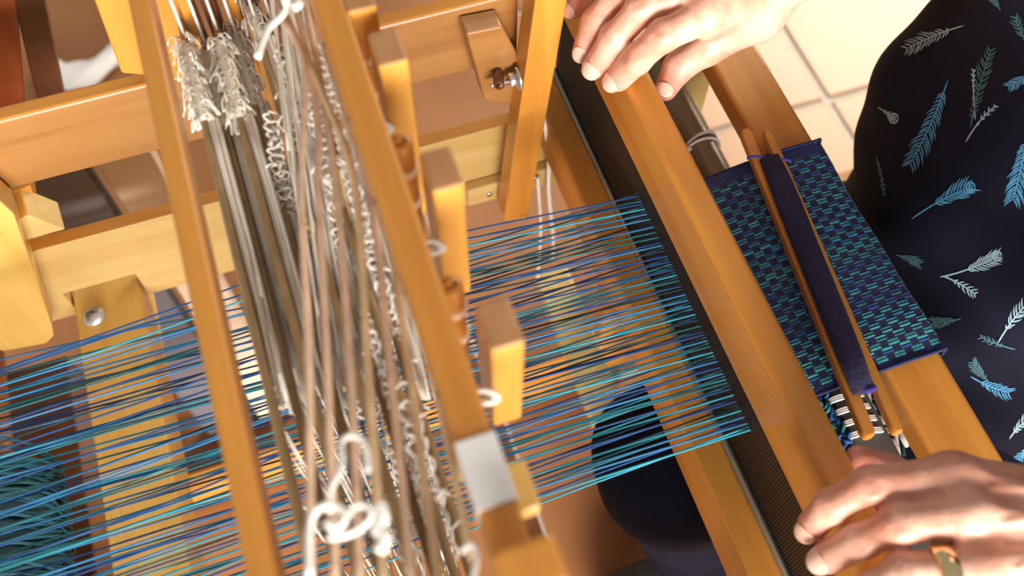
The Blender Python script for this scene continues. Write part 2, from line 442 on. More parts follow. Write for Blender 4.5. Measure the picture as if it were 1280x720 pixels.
# ------------------------------------------------------------------ shafts with heddles
NS = 8
sx = [-.0495, -.0405, -.0315, -.0225, -.0095, -.0010, .0070, .0140]
def heddle_data(h0, h1, eye):
    """long loop, small eye in the middle"""
    r_ = .00045; m_ = Many()
    ze = eye
    for s in (-1, 1):
        m_.tube([W(0, 0, h0), W(.0006, s * .0022, h0 + .006), W(0, s * .0006, (h0 + ze) / 2), W(0, s * .0004, ze - .006), W(0, s * .0016, ze), W(0, s * .0004, ze + .006), W(0, s * .0006, (h1 + ze) / 2), W(.0006, s * .0022, h1 - .006), W(0, 0, h1)], r_, 4, 2)
    return m_
NT = 84
YW0, YW1 = .141, .334
ty = [YW0 + (YW1 - YW0) * k / (NT - 1) for k in range(NT)]
lift = [-.024, .018, -.017, .022, -.022, .018, -.024, .015]
hmesh = None
for s in range(NS):
    x = sx[s]; up = lift[s] * .3
    hb = .425 + up
    sh_ = part_empty('shaft', W(x, .235, hb), loom)
    y_far = (.352, .358, .352, .372, .44, .44, .44, .44)[s]
    box('heddle_bar', x - .0021, x + .0021, .03, .43, hb - .006, hb + .006, OLIVE, sh_, .0018, 3)
    box('heddle_bar', x - .002, x + .002, .03, .43, .70 + up, .712 + up, OLIVE, sh_, .001)
    ks = [k for k in range(NT) if (k * 3 + (k // 8)) % NS == s]
    for k in ks:
        if hmesh is None:
            md = heddle_data(.431, .705, .57)
            ho = link('heddle', md.v, md.f, HED, sh_, smooth=True)
            hmesh = ho; hz = WP[ho.name].z
            ho.location = Vector((x, ty[k], hz + -up)) - WP[sh_.name]
        else:
            ho = bpy.data.objects.new('heddle', hmesh.data); C.objects.link(ho); ho.parent = sh_
            ho.location = Vector((x, ty[k] + random.uniform(-.001, .001), hz - up)) - WP[sh_.name]
            ho.rotation_euler = (random.uniform(-.01, .01), random.uniform(-.006, .006), random.uniform(-.5, .5))
    # smooth light cord laid beside the bar and the bunched spare heddles at the far end
    if s < 5:
        yb0 = (.352, .356, .350, .366, .40)[s] - .004
        mm = Many()
        for q in range(70):                    # long strands running from the bunch towards the weaver side
            yy = random.uniform(.185, .26); dx = random.uniform(.0022, .0070); dh = random.uniform(-.004, .012)
            mm.tube([W(x + dx, yb0 + .004, hb + dh - .004), W(x + dx * 1.1, (yb0 + yy) / 2, hb + dh + .002), W(x + dx + random.uniform(-.001, .001), yy, hb + dh + random.uniform(.004, .012))], .0007, 4, 3)
        mm.link('heddle_strands', HEDG, sh_, kind='stuff', smooth=True)
        mm = Many()
        mm.tube([W(x, yb0 + .004, hb - .001), W(x, yb0 + .012, hb - .004), W(x, yb0 + .055, hb - .004), W(x, yb0 + .064, hb)], .0035, 8, 3)
        for q in range(130 if s < 4 else 50):
            yy = yb0 + .006 + random.random() * .062; sd = random.choice((-1, 1)); xx = x + random.uniform(-.0015, .0015)
            hh = hb - .007 + random.uniform(-.003, .004)
            L = random.uniform(.007, .014); a = random.uniform(.25, .75)
            e = W(xx + sd * L * math.sin(a), yy - L * math.cos(a), hh + random.uniform(-.003, .005))
            mid = (W(xx, yy, hh) + e) / 2 + Vector((sd * .0015, 0, random.uniform(.001, .004)))
            pp_ = [W(xx, yy, hh + .004), mid, e]
            if random.random() < .35: pp_.append(e + Vector((sd * -.002, .003, .001)))
            mm.tube(pp_, .00042, 4, 3)
        mm.link('heddle_bunch', HED, sh_, kind='stuff', smooth=True)
    # white lift cord from the castle top down to the bar
    tube('lift_cord', [W(x + .001, .428, .32), W(x, .425, .37), W(x + .0005, .415, hb)], .0009, COT, sh_, 6)

# looped chains of spare heddle cord lying over the inner shafts
def chain(name, a, b, h0, h1, wd, n, mat, r=.0007, drop=0):
    mm = Many()
    for k in range(n):
        t0 = k / n; t1 = (k + 1.4) / n
        j = lambda: random.uniform(-wd * .35, wd * .35)
        q = []
        for tt, sd in ((t0, 0), (t0 * .7 + t1 * .3, 1), (t1, .2), (t0 * .7 + t1 * .3, -1), (t0, 0)):
            px = a[0] + (b[0] - a[0]) * tt; py = a[1] + (b[1] - a[1]) * tt; hh = h0 + (h1 - h0) * tt
            p = P(px, py, hh + random.uniform(-.003, .003)); q.append(p + Vector((sd * wd + j() * .6, j(), 0)))
        mm.tube(q, r, 4, 4)
        if random.random() < .75:                # loose snippets
            p = q[random.randrange(5)]; v = Vector((random.uniform(-1, 1), random.uniform(-1.2, .6), random.uniform(0, .5))) * .008
            mm.tube([p, p + v * .5 + Vector((0, 0, .002)), p + v], r * .85, 4, 2)
    return mm.link(name, mat, loom, kind='stuff', smooth=True)
for a, b, h0, h1, wd, n, mt in [
        ((352, 55), (398, 330), .395, .44, .0040, 26, HED), ((336, 140), (372, 330), .405, .44, .0038, 18, HEDG),
        ((380, 60), (432, 330), .38, .42, .0034, 24, HED), ((398, 60), (462, 320), .375, .41, .0028, 24, HEDG),
        ((430, 190), (520, 520), .39, .44, .0036, 30, COT), ((445, 330), (500, 600), .42, .47, .003, 22, HED),
        ((500, 480), (562, 700), .40, .42, .0042, 10, COT), ((462, 560), (520, 720), .43, .46, .004, 8, HED),
        ((400, 300), (455, 520), .42, .46, .003, 20, HEDG), ((460, 400), (540, 690), .41, .45, .002, 24, COT)]:
    chain('cord_chain', a, b, h0, h1, wd, n, mt)
# long fine white strands along the same run
mm = Many()
for k in range(70):
    t = random.random(); x0 = 335 + t * 80; x1 = x0 + 60 + t * 95
    q = []
    for u in np.linspace(0, 1, 6):
        q.append(P(x0 + (x1 - x0) * u + random.uniform(-3, 3), -20 + 520 * u, .385 + .05 * u + random.uniform(-.004, .004)))
    a, b_ = sorted((random.random(), random.random()))
    i0, i1 = int(a * 3), min(6, int(b_ * 4) + 3)
    mm.tube(q[i0:i1], .0006, 4, 4)
mm.link('loose_strands', HED, loom, kind='stuff', smooth=True)

# beige tie cords, near the lens
for pts, hs, rad, mt in [
        (((343, -30), (352, 20), (380, 83), (377, 240), (386, 460), (388, 760)), (.36, .345), .0017, BEIGE),
        (((362, -30), (395, 130), (398, 240), (409, 460), (421, 760)), (.365, .345), .0017, BEIGE),
        (((375, -30), (400, 100), (420, 230), (438, 460), (452, 760)), (.37, .35), .0018, BEIGE),
        (((352, 10), (400, 110), (443, 230), (460, 460), (482, 760)), (.36, .35), .0018, BEIGE2),
        (((380, -20), (432, 140), (464, 250), (488, 460), (518, 760)), (.37, .355), .0018, BEIGE),
        (((395, 0), (440, 140), (482, 270), (511, 460), (552, 760)), (.375, .36), .0018, BEIGE2),
        (((388, -10), (424, 90), (470, 220), (540, 470), (590, 700)), (.36, .35), .0014, BEIGE2),
        (((405, 40), (450, 170), (500, 330), (545, 480), (575, 600)), (.38, .37), .0016, PX)]:
    n_ = len(pts)
    tube('tie_cord', [P(px, py, hs[0] + (hs[1] - hs[0]) * k / (n_ - 1)) for k, (px, py) in enumerate(pts)], rad, mt, loom, 8, 6)
# knotted white cord ends
for pts, hh, rad in [
        (((412, 640), (413, 612), (424, 592), (428, 572), (426, 555), (436, 545), (450, 548), (457, 562), (460, 590)), .33, 0.0012),
        (((387, 720), (386, 668), (392, 642), (410, 631), (427, 637), (430, 651), (418, 660), (408, 652)), .32, 0.0013),
        (((410, 672), (436, 668), (456, 656), (464, 642), (456, 632), (442, 634), (436, 646)), .322, 0.0011),
        (((474, 630), (478, 648), (472, 662), (480, 672), (474, 690)), .325, .0024),
        (((322, 72), (330, 48), (337, 34), (350, 22), (357, 12), (362, -6)), .35, .0019),
        (((353, 4), (366, -2), (374, 4), (366, 10)), .345, .0026),
        (((575, 690), (590, 680), (596, 700), (588, 730)), .34, .0012)]:
    tube('knotted_cord', [P(px, py, hh) for px, py in pts], rad, COT, loom, 8, 6)

# ------------------------------------------------------------------ warp threads
warp = empty('warp', W(0, .235, .60), 'stretched turquoise, blue and teal warp threads running through the heddles to the reed', 'yarn')
TC = [THR[i] for i in rng.choice(5, NT, p=[.24, .24, .22, .18, .12])]
for k in range(NT):
    s = (k * 3 + (k // 8)) % NS
    y = ty[k]; h = .57 + lift[s]
    yb = YW0 - .004 + (YW1 - YW0 + .012) * (k / (NT - 1)) + random.uniform(-.012, .012)
    yr = .1435 + (.328 - .1435) * k / (NT - 1)
    yc = .1505 + (.3205 - .1505) * k / (NT - 1)
    hbk = .572 + random.uniform(-.006, .008)
    pts = [W(-.385, yb, .573), W(-.30, yb * .8 + y * .2, hbk), W(-.14, (yb + y) / 2, (h + .572) / 2), W(sx[s], y, h), W(.10, (y + yr) / 2 + random.uniform(-.001, .001), (h + .571) / 2), W(.2115, yr, .5705), W(.2335, yc, .5705)]
    tube('warp_thread', pts, .00066, TC[k], warp, 5)
# the roll of warp on its beam
mm = Many(); cols = []
for k in range(150):
    y = .0 + .34 * k / 149
    rr = .055 + random.uniform(-.0012, .0012); sk = random.uniform(-.02, .02)
    ring = [Vector((-.315 + rr * math.cos(a), y + sk * math.sin(a), CAMZ - .745 + rr * math.sin(a))) for a in np.linspace(-.9, 2.3, 12)]
    mm.tube(ring, .0014, 5)
cyl('warp_roll', W(-.315, .0, .745), W(-.315, .335, .745), .054, THR[4], warp, 40, .006)
mm.link('warp_roll_threads', plain('roll_teal', (.015, .11, .16), .7), warp, kind='stuff', smooth=True)

# ------------------------------------------------------------------ woven cloth
def cloth():
    # profile: from the fell, flat to the breast beam, over it and down
    prof = [(.232, .5705), (.298, .5585), (.305, .5575), (.335, .5572), (.343, .5578), (.3462, .562), (.3468, .60), (.3462, .640)]
    pr = [Vector((a, 0, -b)) for a, b in prof]
    seg = [0]
    for i in range(1, len(pr)): seg.append(seg[-1] + (pr[i] - pr[i - 1]).length)
    L = seg[-1]
    wp, ep = .00105, .0022            # weft pitch, end pitch
    nu = int(L / (wp / 3)); nv = int((.1715) / (ep / 4))
    u = np.linspace(0, L, nu); v = np.linspace(0, .1715, nv)
    X = np.interp(u, seg, [p.x for p in pr]); Z = np.interp(u, seg, [p.z for p in pr])
    T = np.stack([np.gradient(X), np.gradient(Z)], 1); T /= np.linalg.norm(T, axis=1)[:, None]
    Nn = np.stack([-T[:, 1], T[:, 0]], 1)
    U, V = np.meshgrid(u, v, indexing='ij')
    j = (U / wp).astype(int); i = (V / ep).astype(int)
    fj = U / wp - j; fi = V / ep - i
    blk = np.where((j + ((i // 2) % 2) * 6) % 12 < 7, 0, 1)
    edge = (i < 2) | (i > .1715 / ep - 4)
    upw = np.where(edge, (i + j) % 2 == 0, (blk == 0))
    bump = np.where(upw, .00045 * np.sin(np.pi * fi), .00035 * np.sin(np.pi * fj) - .0001)
    wav = .0006 * np.sin(U * 60 + V * 35) + .0004 * np.sin(V * 90)
    off = bump + wav + .0006
    XX = X[:, None] + Nn[:, 0][:, None] * off; ZZ = Z[:, None] + Nn[:, 1][:, None] * off
    edge_w = .0006 * np.sin(U * 900)
    YY = .1495 + V + np.where(V < .003, edge_w, 0) + np.where(V > .168, edge_w, 0)
    vs = np.stack([XX, YY, ZZ + CAMZ], -1).reshape(-1, 3)
    idx = np.arange(nu * nv).reshape(nu, nv)
    fs = np.stack([idx[:-1, :-1], idx[1:, :-1], idx[1:, 1:], idx[:-1, 1:]], -1).reshape(-1, 4)
    # thread colours
    ec = 1.25 * np.array([[.05, .36, .44], [.03, .24, .46], [.03, .20, .24], [.02, .09, .30], [.06, .42, .48], [.03, .26, .32]])
    endc = ec[rng.randint(0, 6, 200)]
    col = np.where(upw[..., None], endc[i], np.array([.014, .018, .090]))
    dk = (rng.rand(400, 200) * .5 + .6)
    col = col * dk[j % 400, i][..., None]
    col = np.where((upw & ((fi < .22) | (fi > .80)))[..., None], np.array([.014, .018, .085]), col)
    col = np.where(edge[..., None], np.array([.012, .022, .12]) * dk[j % 400, i][..., None] * (1 + .8 * upw[..., None]), col)
    me = bpy.data.meshes.new('woven_cloth'); c = Vector((.29, .235, CAMZ - .64))
    me.from_pydata([tuple(q) for q in (vs - np.array(c))], [], fs.tolist()); me.update()
    at = me.color_attributes.new('thread_colour', 'FLOAT_COLOR', 'POINT')
    cc = np.ones((nu * nv, 4), 'f'); cc[:, :3] = col.reshape(-1, 3)
    at.data.foreach_set('color', cc.ravel())
    me.polygons.foreach_set('use_smooth', [True] * len(me.polygons))
    m, nt, b = newmat('woven_threads'); a = nt.nodes.new('ShaderNodeVertexColor'); a.layer_name = 'thread_colour'
    nt.links.new(a.outputs['Color'], b.inputs['Base Color']); b.inputs['Roughness'].default_value = .75
    b.inputs['Sheen Weight'].default_value = .1
    me.materials.append(m)
    o = bpy.data.objects.new('woven_cloth', me); C.objects.link(o); o.location = c; WP[o.name] = c
    sol = o.modifiers.new('thickness', 'SOLIDIFY'); sol.thickness = .0008; sol.offset = -1
    return o
clo = tag(cloth(), 'narrow navy cloth with a turquoise basket weave pattern lying over the front beam', 'cloth')
mm = Many()
for yy in (.1495, .3215):
    mm.tube([W(.232, yy, .570), W(.298, yy, .558), W(.338, yy, .5565), W(.3465, yy, .562), W(.3475, yy, .62)], .0012, 6, 4)
mm.link('selvedge', plain('navy_selvedge', (.015, .02, .11), .8, noise=.6, nscale=500, bump=.8), clo, smooth=True)

# tied-on warp ends below the near edge of the cloth
tie = empty('tied_warp_ends', W(.25, .12, .62), 'knotted teal yarn ends tied with white cords beside the grey apron bar', 'yarn')
for k in range(5):
    t = k / 4
    c = P(1022 + 36 * t, 492 + 58 * t, .590)
    mm = Many()
    for q in range(5):
        v = Vector((random.uniform(-1, 1), random.uniform(-1, 1), random.uniform(-.2, .8))) * .006
        v2 = Vector((random.uniform(-1, 1), random.uniform(-1, 1), random.uniform(-.2, .8))) * .006
        mm.tube([c - v, c + v2 * .5, c + v, c - v2], .0013, 6, 4)
    mm.tube([c + Vector((-.012, .004, -.004)), c, c + Vector((.006, .001, .001))], .002, 7, 4)
    mm.link('yarn_knot', THR[2 if k % 2 else 3], tie, smooth=True)
    mm = Many()
    for q in range(3):
        e = Vector((.3000, c.y - .004 + q * .0014, CAMZ - .590))
        mm.tube([c + Vector((.002, q * .001, 0)), Vector((.2765, c.y - .001 + q * .0014, CAMZ - .5845)), Vector((.288, c.y - .002 + q * .0014, CAMZ - .5838)), e, e + Vector((.001, 0, -.014))], .0008, 5, 4)
    mm.link('white_tie_cord', COT, tie, smooth=True)
for k in range(7):                               # dark and white twisted ends towards the beam
    p = P(1078 + k * 8.5, 478 + k * 13, .60); mm = Many()
    mm.tube([p + Vector((0, .012, 0)), p + Vector((.002, .004, .002)), p, p + Vector((-.001, -.006, -.004))], .0013, 6, 3)
    mm.link('twisted_end', COT if k % 2 else THR[4], tie, smooth=True)
mm = Many()
for k in range(60):
    p = P(1107 + k * .52 * 1.0, 472 + k * 1.15, .597)
    v = Vector((.0016, .0008 * (-1) ** k, .0008))
    mm.tube([p - v, p + v], .0009, 5)
mm.link('braided_edge', HEDG, tie, kind='stuff', smooth=True)
for k in range(3):
    p = P(1120 + k * 10, 560 - k * 12, .597)
    tube('white_tuft', [p + Vector((0, .006, .002)), p, p + Vector((.0005, -.005, -.003))], [.0016, .0026, .0014], COT, tie, 8, 4)

# ------------------------------------------------------------------ shuttle
sh = empty('stick_shuttle', W(.28, .2, .555), 'slim wooden stick shuttle wound with navy yarn resting on the cloth', 'shuttle')
def srail(a, b, w_, h0=.548, h1=.556):
    A, B = P(*a, h0), P(*b, h0)
    x0 = (A.x + B.x) / 2; ww = w_ / 2
    bm = bmesh.new()
    n = 10; ring = []
    prof = []
    L = abs(B.y - A.y); y0, y1 = min(A.y, B.y), max(A.y, B.y)
    pl = [W(A.x - ww * .6, y1, h0), W(A.x + ww * .6, y1, h0), W(A.x + ww, y1 - .006, h0), W(B.x + ww, y0 + .004, h0), W(B.x + ww * .7, y0, h0), W(B.x - ww * .7, y0, h0), W(B.x - ww, y0 + .004, h0), W(A.x - ww, y1 - .006, h0)]
    return prism('side_stick', pl, (0, 0, -(h1 - h0)), WY, sh, .0016)
srail((931, 160), (1090, 545), .0085)
srail((958, 160), (1126, 540), .0068)
mm = Many()
a0, a1 = P(962, 198, .546), P(1080, 490, .546)
for k in range(34):
    t = (k + .5) / 34; ox = (t - .5) * .0165; oz = .0045 * math.sqrt(max(0, 1 - (2 * t - 1) ** 2))
    sg = random.uniform(-.0006, .0006)
    pts = []
    for u in np.linspace(0, 1, 9):
        w_ = 1 - .25 * (abs(2 * u - 1) ** 6)
        pts.append(a0.lerp(a1, u) + Vector((ox * w_ + sg * math.sin(u * 6 + k), 0, oz * w_ + .0005)))
    mm.tube(pts, .00062, 5)
core = [a0.lerp(a1, u) for u in np.linspace(0, 1, 6)]
v_, f_ = tube_data(core, [.0075, .0082, .0082, .0082, .0082, .0072], 14, len(mm.v), .5); mm.v += v_; mm.f += f_
mm.link('wound_yarn', NAVY, sh, smooth=True)
tube('loose_thread', [P(934, 199, .546), P(938, 196, .545), P(955, 196, .544), P(985, 200, .544), P(988, 203, .548)], .0010, PURP, sh, 6, 5)
tube('loose_thread', [P(1076, 484, .545), P(1084, 488, .543), P(1093, 484, .545)], .0022, PURP, sh, 6, 5)

# ------------------------------------------------------------------ things behind the loom
o = box('storage_box', PY(20, 250, .56).x, PY(133, 250, .56).x, .56, .585, .66, 1.309, plain('grey_plastic', (.13, .12, .14), .5), None, .006)
tag(o, 'dark grey storage box on the floor behind the loom rails', 'box')
st = empty('wooden_stand', W(-.52, .72, 1.31), 'dark brown wooden stand behind the loom at its left end', 'stand')
def bar(name, a, b, y, w_, th, mat, par):
    A, B = PY(*a, y), PY(*b, y); s_ = Vector((w_, 0, 0)); t_ = Vector((0, th, 0))
    return hexa(name, [B, B + s_, B + s_ + t_, B + t_, A, A + s_, A + s_ + t_, A + t_], mat, par, .002)
bar('post', (2, -60), (62, 190), .61, .022, .03, DK, st)
bar('post', (-26, -60), (4, 190), .61, .022, .03, wood('red_brown_wood', (.42, .10, .025), (.3, .06, .02), 'Z'), st)
A = PY(62, 190, .60)
box('base_bar', A.x - .20, A.x - .03, .60, .63, 1.27, 1.3095, DK, st, .003)
pst = box('pale_post', PY(136, 230, .56).x, PY(136, 230, .56).x + .045, .56, .585, .62, 1.3095, plain('pale_paint', (.62, .48, .36), .5), None, .003)
mm = Many(); N = 26
for k in range(N):
    pass
def bag():
    vs, fs = [], []; nu, nv = 28, 10
    for i in range(nu):
        t = i / (nu - 1); px = 58 + 92 * t; py = 80 + 14 * math.sin(math.pi * t) - 24 * t * t + 6
        base = P(px, py, 1.29)
        for j in range(nv):
            a = 2 * math.pi * j / nv
            rr = .022 + .003 * math.sin(i * .5 + j * 2)
            vs.append(base + Vector((.25 * rr * math.cos(a), rr * 1.2 * math.cos(a), max(-.018, rr * .7 * math.sin(a)))))
    for i in range(nu - 1):
        for j in range(nv):
            a = i * nv + j; b_ = i * nv + (j + 1) % nv; fs.append((a, b_, b_ + nv, a + nv))
    fs.append(list(range(nv))[::-1]); fs.append([(nu - 1) * nv + j for j in range(nv)])
    return link('white_cloth', vs, fs, plain('white_fabric', (.8, .78, .78), .7), None, smooth=True)
tag(bag(), 'crumpled white cloth lying on the floor tiles behind the loom', 'cloth')
tag(pst, 'pale painted post standing behind the loom beside the grey box', 'post')
PST = pst

# ------------------------------------------------------------------ the weaver
class Field:
    """distance field on a regular grid, meshed with openvdb"""
    def __init__(s, lo, hi, vox, far=.03):
        s.lo = np.array(lo, float); s.vox = vox; s.far = far
        s.n = np.ceil((np.array(hi) - s.lo) / vox).astype(int) + 1
        s.D = np.full(tuple(s.n), far, 'f')
    def sub(s, mn, mx, m):
        a = np.clip(np.floor((np.array(mn) - m - s.lo) / s.vox).astype(int), 0, s.n)
        b = np.clip(np.ceil((np.array(mx) + m - s.lo) / s.vox).astype(int) + 1, 0, s.n)
        if (b <= a).any(): return None
        ax = [(s.lo[i] + s.vox * np.arange(a[i], b[i])).astype('f') for i in range(3)]
        return tuple(slice(a[i], b[i]) for i in range(3)), np.meshgrid(*ax, indexing='ij', sparse=True)
    def put(s, sl, d, k, op='add'):
        o = s.D[sl]
        if op == 'sub': d = -d
        if op == 'add':
            h = np.clip(.5 + .5 * (o - d) / k, 0, 1) if k else (d < o).astype('f')
            s.D[sl] = o * (1 - h) + d * h - (k * h * (1 - h) if k else 0)
        else:
            h = np.clip(.5 - .5 * (o - d) / k, 0, 1)
            s.D[sl] = o * (1 - h) + d * h + k * h * (1 - h)
    def cone(s, a, b, ra, rb, k=.004, op='add', flat=None):
        a = np.array(a, float); b = np.array(b, float); m = max(ra, rb) + .03
        r = s.sub(np.minimum(a, b), np.maximum(a, b), m)
        if r is None: return
        sl, (X, Y, Z) = r; d = b - a; L2 = max(d.dot(d), 1e-12)
        t = np.clip(((X - a[0]) * d[0] + (Y - a[1]) * d[1] + (Z - a[2]) * d[2]) / L2, 0, 1)
        q = np.sqrt((X - a[0] - t * d[0]) ** 2 + (Y - a[1] - t * d[1]) ** 2 + (Z - a[2] - t * d[2]) ** 2) - (ra + (rb - ra) * t)
        s.put(sl, q, k, op)
    def ell(s, c, rad, k=.006, op='add', R=None):
        c = np.array(c, float); rad = np.array(rad, float); m = .03
        r = s.sub(c - rad.max(), c + rad.max(), m)
        if r is None: return
        sl, (X, Y, Z) = r; X = X - c[0]; Y = Y - c[1]; Z = Z - c[2]
        if R is not None:
            R = np.array(R); X, Y, Z = (R[i][0] * X + R[i][1] * Y + R[i][2] * Z for i in range(3))
        q0 = np.sqrt((X / rad[0]) ** 2 + (Y / rad[1]) ** 2 + (Z / rad[2]) ** 2)
        q1 = np.sqrt((X / rad[0] ** 2) ** 2 + (Y / rad[1] ** 2) ** 2 + (Z / rad[2] ** 2) ** 2) + 1e-6
        s.put(sl, q0 * (q0 - 1) / q1, k, op)
    def mesh(s, smooth=1):
        D = s.D.copy()
        for _ in range(smooth):
            for ax in range(3):
                E_ = D.copy()
                sl1 = [slice(None)] * 3; sl2 = [slice(None)] * 3; slc = [slice(None)] * 3
                sl1[ax] = slice(0, -2); sl2[ax] = slice(2, None); slc[ax] = slice(1, -1)
                E_[tuple(slc)] = .25 * D[tuple(sl1)] + .5 * D[tuple(slc)] + .25 * D[tuple(sl2)]
                D = E_
        g = openvdb.FloatGrid(s.far)
        g.copyFromArray(D.astype('f'))
        g.transform = openvdb.createLinearTransform(s.vox)
        p, q = g.convertToQuads(0.0)
        return (np.array(p) + s.lo), np.array(q)[:, ::-1]
def mk(name, v, q, mat, parent):
    o = link(name, v, [tuple(int(j) for j in f) for f in q], mat, parent, smooth=True)
    return o

# skin
m, nt, b = newmat('skin')
tc = nt.nodes.new('ShaderNodeTexCoord')
n1 = nt.nodes.new('ShaderNodeTexNoise'); n1.inputs['Scale'].default_value = 45; n1.inputs['Detail'].default_value = 4
n2 = nt.nodes.new('ShaderNodeTexNoise'); n2.inputs['Scale'].default_value = 420; n2.inputs['Detail'].default_value = 4
n3 = nt.nodes.new('ShaderNodeTexVoronoi'); n3.inputs['Scale'].default_value = 260
for n_ in (n1, n2, n3): nt.links.new(tc.outputs['Object'], n_.inputs['Vector'])
rp = nt.nodes.new('ShaderNodeValToRGB')
rp.color_ramp.elements[0].color = (.66, .30, .21, 1); rp.color_ramp.elements[1].color = (.78, .47, .36, 1)
rp.color_ramp.elements[0].position = .36; rp.color_ramp.elements[1].position = .60
nt.links.new(n1.outputs['Fac'], rp.inputs['Fac'])
nt.links.new(rp.outputs['Color'], b.inputs['Base Color'])
at_ = nt.nodes.new('ShaderNodeVertexColor'); at_.layer_name = 'blush'
mx = nt.nodes.new('ShaderNodeMixRGB'); mx.blend_type = 'MULTIPLY'; mx.inputs['Fac'].default_value = 1
nt.links.new(rp.outputs['Color'], mx.inputs[1]); nt.links.new(at_.outputs['Color'], mx.inputs[2]); nt.links.new(mx.outputs[0], b.inputs['Base Color'])
b.inputs['Roughness'].default_value = .42
b.inputs['Subsurface Weight'].default_value = .25; b.inputs['Subsurface Radius'].default_value = (1.0, .35, .2); b.inputs['Subsurface Scale'].default_value = .004
ad = nt.nodes.new('ShaderNodeMath'); ad.operation = 'ADD'
nt.links.new(n2.outputs['Fac'], ad.inputs[0]); nt.links.new(n3.outputs['Distance'], ad.inputs[1])
bp = nt.nodes.new('ShaderNodeBump'); bp.inputs['Strength'].default_value = .3; bp.inputs['Distance'].default_value = .0005
nt.links.new(ad.outputs[0], bp.inputs['Height']); nt.links.new(bp.outputs['Normal'], b.inputs['Normal'])
SKIN = m
NAIL = plain('fingernail', (.86, .56, .46), .22, coat=.4)
SHIRT = plain('navy_shirt_fabric', (.006, .007, .022), .8, noise=.3, nscale=25)
SHIRT.node_tree.nodes['Principled BSDF'].inputs['Specular IOR Level'].default_value = .2
TROU = plain('navy_trouser_fabric', (.004, .004, .012), .9, noise=.3, nscale=30)
TROU.node_tree.nodes['Principled BSDF'].inputs['Specular IOR Level'].default_value = .1
GOLD = plain('gold_ring', (.95, .75, .42), .16, 1.0)

person = empty('person', W(.40, .235, 1.31), 'person in a navy blouse printed with blue feathers, both hands on the beater', 'person')

wrist = {'R': W(.328, .398, .447), 'L': W(.318, .010, .462)}
elbow = {'R': W(.535, .475, .50), 'L': W(.545, -.045, .52)}
shoulder = {'R': W(.515, .405, .27), 'L': W(.515, .065, .27)}

HANDS = {
 'L': dict(
  fingers=[
   [P(1192, 595, .457), P(1088, 607, .463), P(1038, 633, .478), P(1016, 656, .497)],
   [P(1212, 644, .453), P(1124, 655, .461), P(1077, 676, .476), P(1035, 697, .495)],
   [P(1228, 708, .457), P(1128, 716, .465), P(1083, 742, .480), P(1060, 762, .497)],
   [P(1250, 762, .466), P(1165, 780, .474), P(1128, 800, .486), P(1105, 815, .498)]],
  thumb=[P(1262, 668, .495), P(1180, 625, .508), P(1112, 592, .512), P(1074, 574, .508)]),
 'R': dict(
  fingers=[
   [P(884, 18, .446), P(829, 45, .456), P(796, 74, .476), P(773, 98, .496)],
   [P(868, -14, .442), P(803, 10, .454), P(768, 48, .475), P(746, 81, .496)],
   [P(857, -48, .445), P(776, -12, .457), P(744, 28, .478), P(731, 60, .496)],
   [P(853, -84, .452), P(768, -40, .466), P(738, -10, .482), P(719, 10, .495)]],
  thumb=[P(948, 18, .470), P(886, 58, .490), P(848, 84, .505), P(832, 112, .512)]),
}
RFS = {'L': [(.0108, .0094, .0083, .0080), (.0110, .0098, .0088, .0085), (.0108, .0094, .0086, .0080), (.0100, .0080, .0074, .0067)],
       'R': [(.0115, .0100, .0096, .0088), (.0115, .0102, .0097, .0088), (.0110, .0096, .0090, .0080), (.0100, .0086, .0080, .0072)]}
hand_v, hand_q, blush = [], [], []
voff = 0
nail_specs = []
